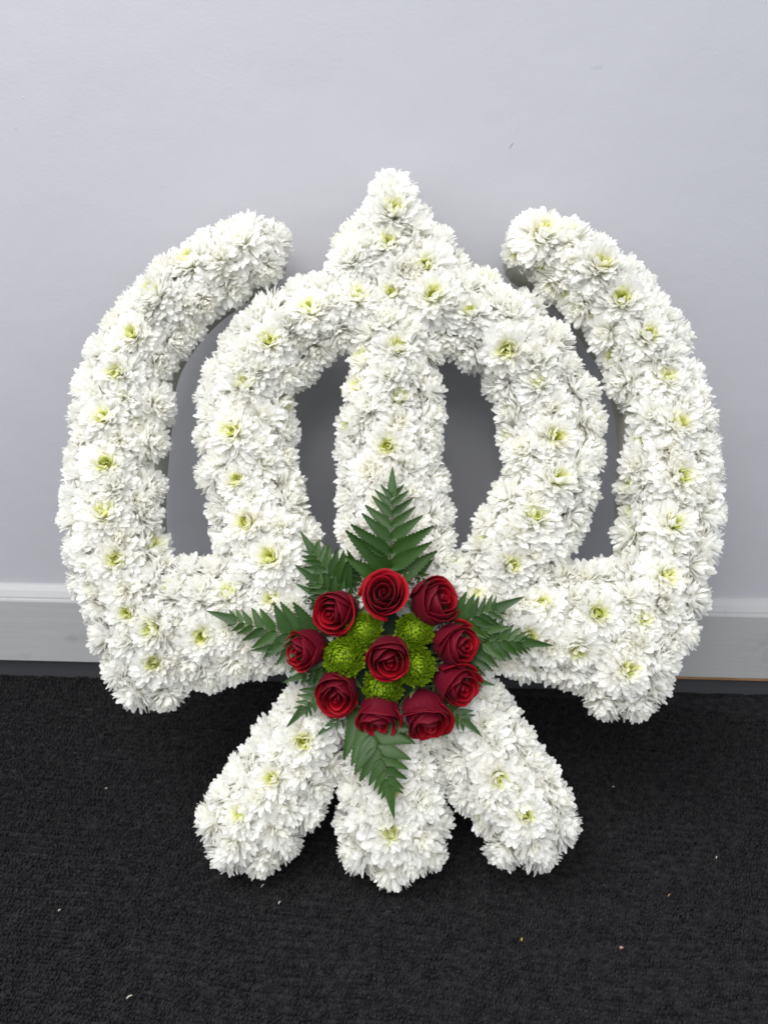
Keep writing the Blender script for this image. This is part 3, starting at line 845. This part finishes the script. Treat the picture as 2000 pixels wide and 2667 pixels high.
frond((900, 1750), (750, 1896), 0.070, 0.086, 7, 0.42, 'fern frond pointing to the lower left past the lower left rose', 0.05, 0, 8, 1.0, 0.30)
frond((930, 1830), (823, 1918), 0.070, 0.084, 4, 0.40, 'tiny fern sprig below the lower left rose', 0.0, 0, 9, 1.0, 0.45)
frond((870, 1570), (770, 1520), 0.074, 0.086, 5, 0.6, 'small dark fern sprig tucked behind the upper left rose', 0.0, 0, 10, 1.0, 0.4)
frond((1165, 1750), (1290, 1785), 0.070, 0.090, 5, 0.5, 'small dark fern sprig behind the right hand roses', 0.0, 0, 11, 1.0, 0.4)
frond((860, 1730), (735, 1778), 0.072, 0.090, 4, 0.5, 'small fern sprig under the leftmost rose', 0.0, 0, 12, 1.0, 0.4)
frond((900, 1590), (765, 1475), 0.078, 0.094, 6, 0.42, 'dark fern frond half hidden below the upper left one', 0.06, 0, 14, 1.0, 0.35)
frond((1170, 1640), (1335, 1628), 0.076, 0.097, 6, 0.36, 'dark fern frond lying between the two right hand ones', 0.05, 0, 15, 1.0, 0.35)
frond((1030, 1550), (1128, 1452), 0.070, 0.088, 5, 0.50, 'fern frond leaning right at the foot of the tall upright one', 0.04, 0, 17, 1.0, 0.35)
frond((980, 1550), (905, 1428), 0.070, 0.088, 5, 0.46, 'fern frond leaning left at the foot of the tall upright one', -0.04, 0, 18, 1.0, 0.35)
frond((870, 1690), (655, 1700), 0.074, 0.093, 7, 0.38, 'lower fern frond lying under the long left hand one', 0.06, 0, 16, 1.0, 0.35)
frond((1000, 1880), (1085, 1938), 0.076, 0.092, 4, 0.55, 'small fern sprig peeping out under the bottom middle rose', 0.0, 0, 13, 1.0, 0.5)

# ------------------------------------------------------------------ bits on the carpet
def bit(name, x, y, L, W, ang, m, label, cat):
    L *= 0.85; W *= 0.7
    p = onfloor(x, y, 0.0); rg = random.Random(int(x))
    V = []; F = []
    for i in range(5):
        s = i / 4; wv = W * (0.25 + 0.75 * math.sin(math.pi * (0.15 + 0.75 * s)))
        for u in (-1, 0, 1): V.append(Vector(((s - .5) * L, wv * u * 0.5 + 0.12 * L * math.sin(3 * s), 0.0004 + 0.0007 * (1 - abs(u)) + 0.0006 * math.sin(3 * s) + 0.0003 * rg.random())))
    n_ = len(V)
    for k in range(n_): V.append(V[k] - Vector((0, 0, 0.0006)))
    for i in range(4):
        for k in range(2):
            a = i * 3 + k; F.append((a, a + 3, a + 4, a + 1)); F.append((n_ + a, n_ + a + 1, n_ + a + 4, n_ + a + 3))
    rim = [0, 3, 6, 9, 12, 13, 14, 11, 8, 5, 2, 1]
    for a, b_ in zip(rim, rim[1:] + rim[:1]): F.append((a, b_, n_ + b_, n_ + a))
    o = obj(name, mesh(name, V, F, m)); o.location = (p.x, p.y, 0.0003); o.rotation_euler.z = R(ang)
    tag(o, label, cat, 'bits fallen on the carpet')
bit('petal_scrap', 337, 2600, 0.0062, 0.0016, 40, M_CRUMB_W, 'long white petal sliver near the bottom edge of the carpet', 'petal scrap')
bit('petal_scrap', 155, 2374, 0.0034, 0.0015, 60, M_CRUMB_W, 'white petal fleck alone on the carpet at far left', 'petal scrap')
bit('petal_scrap', 684, 2310, 0.0048, 0.0014, 55, M_CRUMB_W, 'thin petal sliver on the carpet just below the left foot', 'petal scrap')
bit('petal_scrap', 728, 2354, 0.0040, 0.0016, 65, M_CRUMB_W, 'petal fleck on the carpet between the left and middle feet', 'petal scrap')
bit('petal_scrap', 277, 2056, 0.0030, 0.0011, 30, M_CRUMB_W, 'tiny pale fleck on the carpet left of the left foot', 'petal scrap')
bit('petal_scrap', 1866, 2236, 0.0040, 0.0015, 60, M_CRUMB_W, 'white petal fleck on the carpet at far right', 'petal scrap')
bit('petal_scrap', 1742, 2335, 0.0040, 0.0013, 50, M_CRUMB_T, 'thin dull fleck on the carpet right of the right foot', 'petal scrap')
bit('crumb', 1359, 2450, 0.0040, 0.0026, 70, M_CRUMB_T, 'yellowish tan crumb on the carpet below the right foot', 'crumb')
bit('crumb', 1618, 2472, 0.0042, 0.0036, 20, M_CRUMB_P, 'round pinkish crumb on the carpet at lower right', 'crumb')
bit('crumb', 1597, 2052, 0.0036, 0.0022, 10, M_CRUMB_P, 'small brownish crumb on the dark carpet beside the right foot', 'crumb')
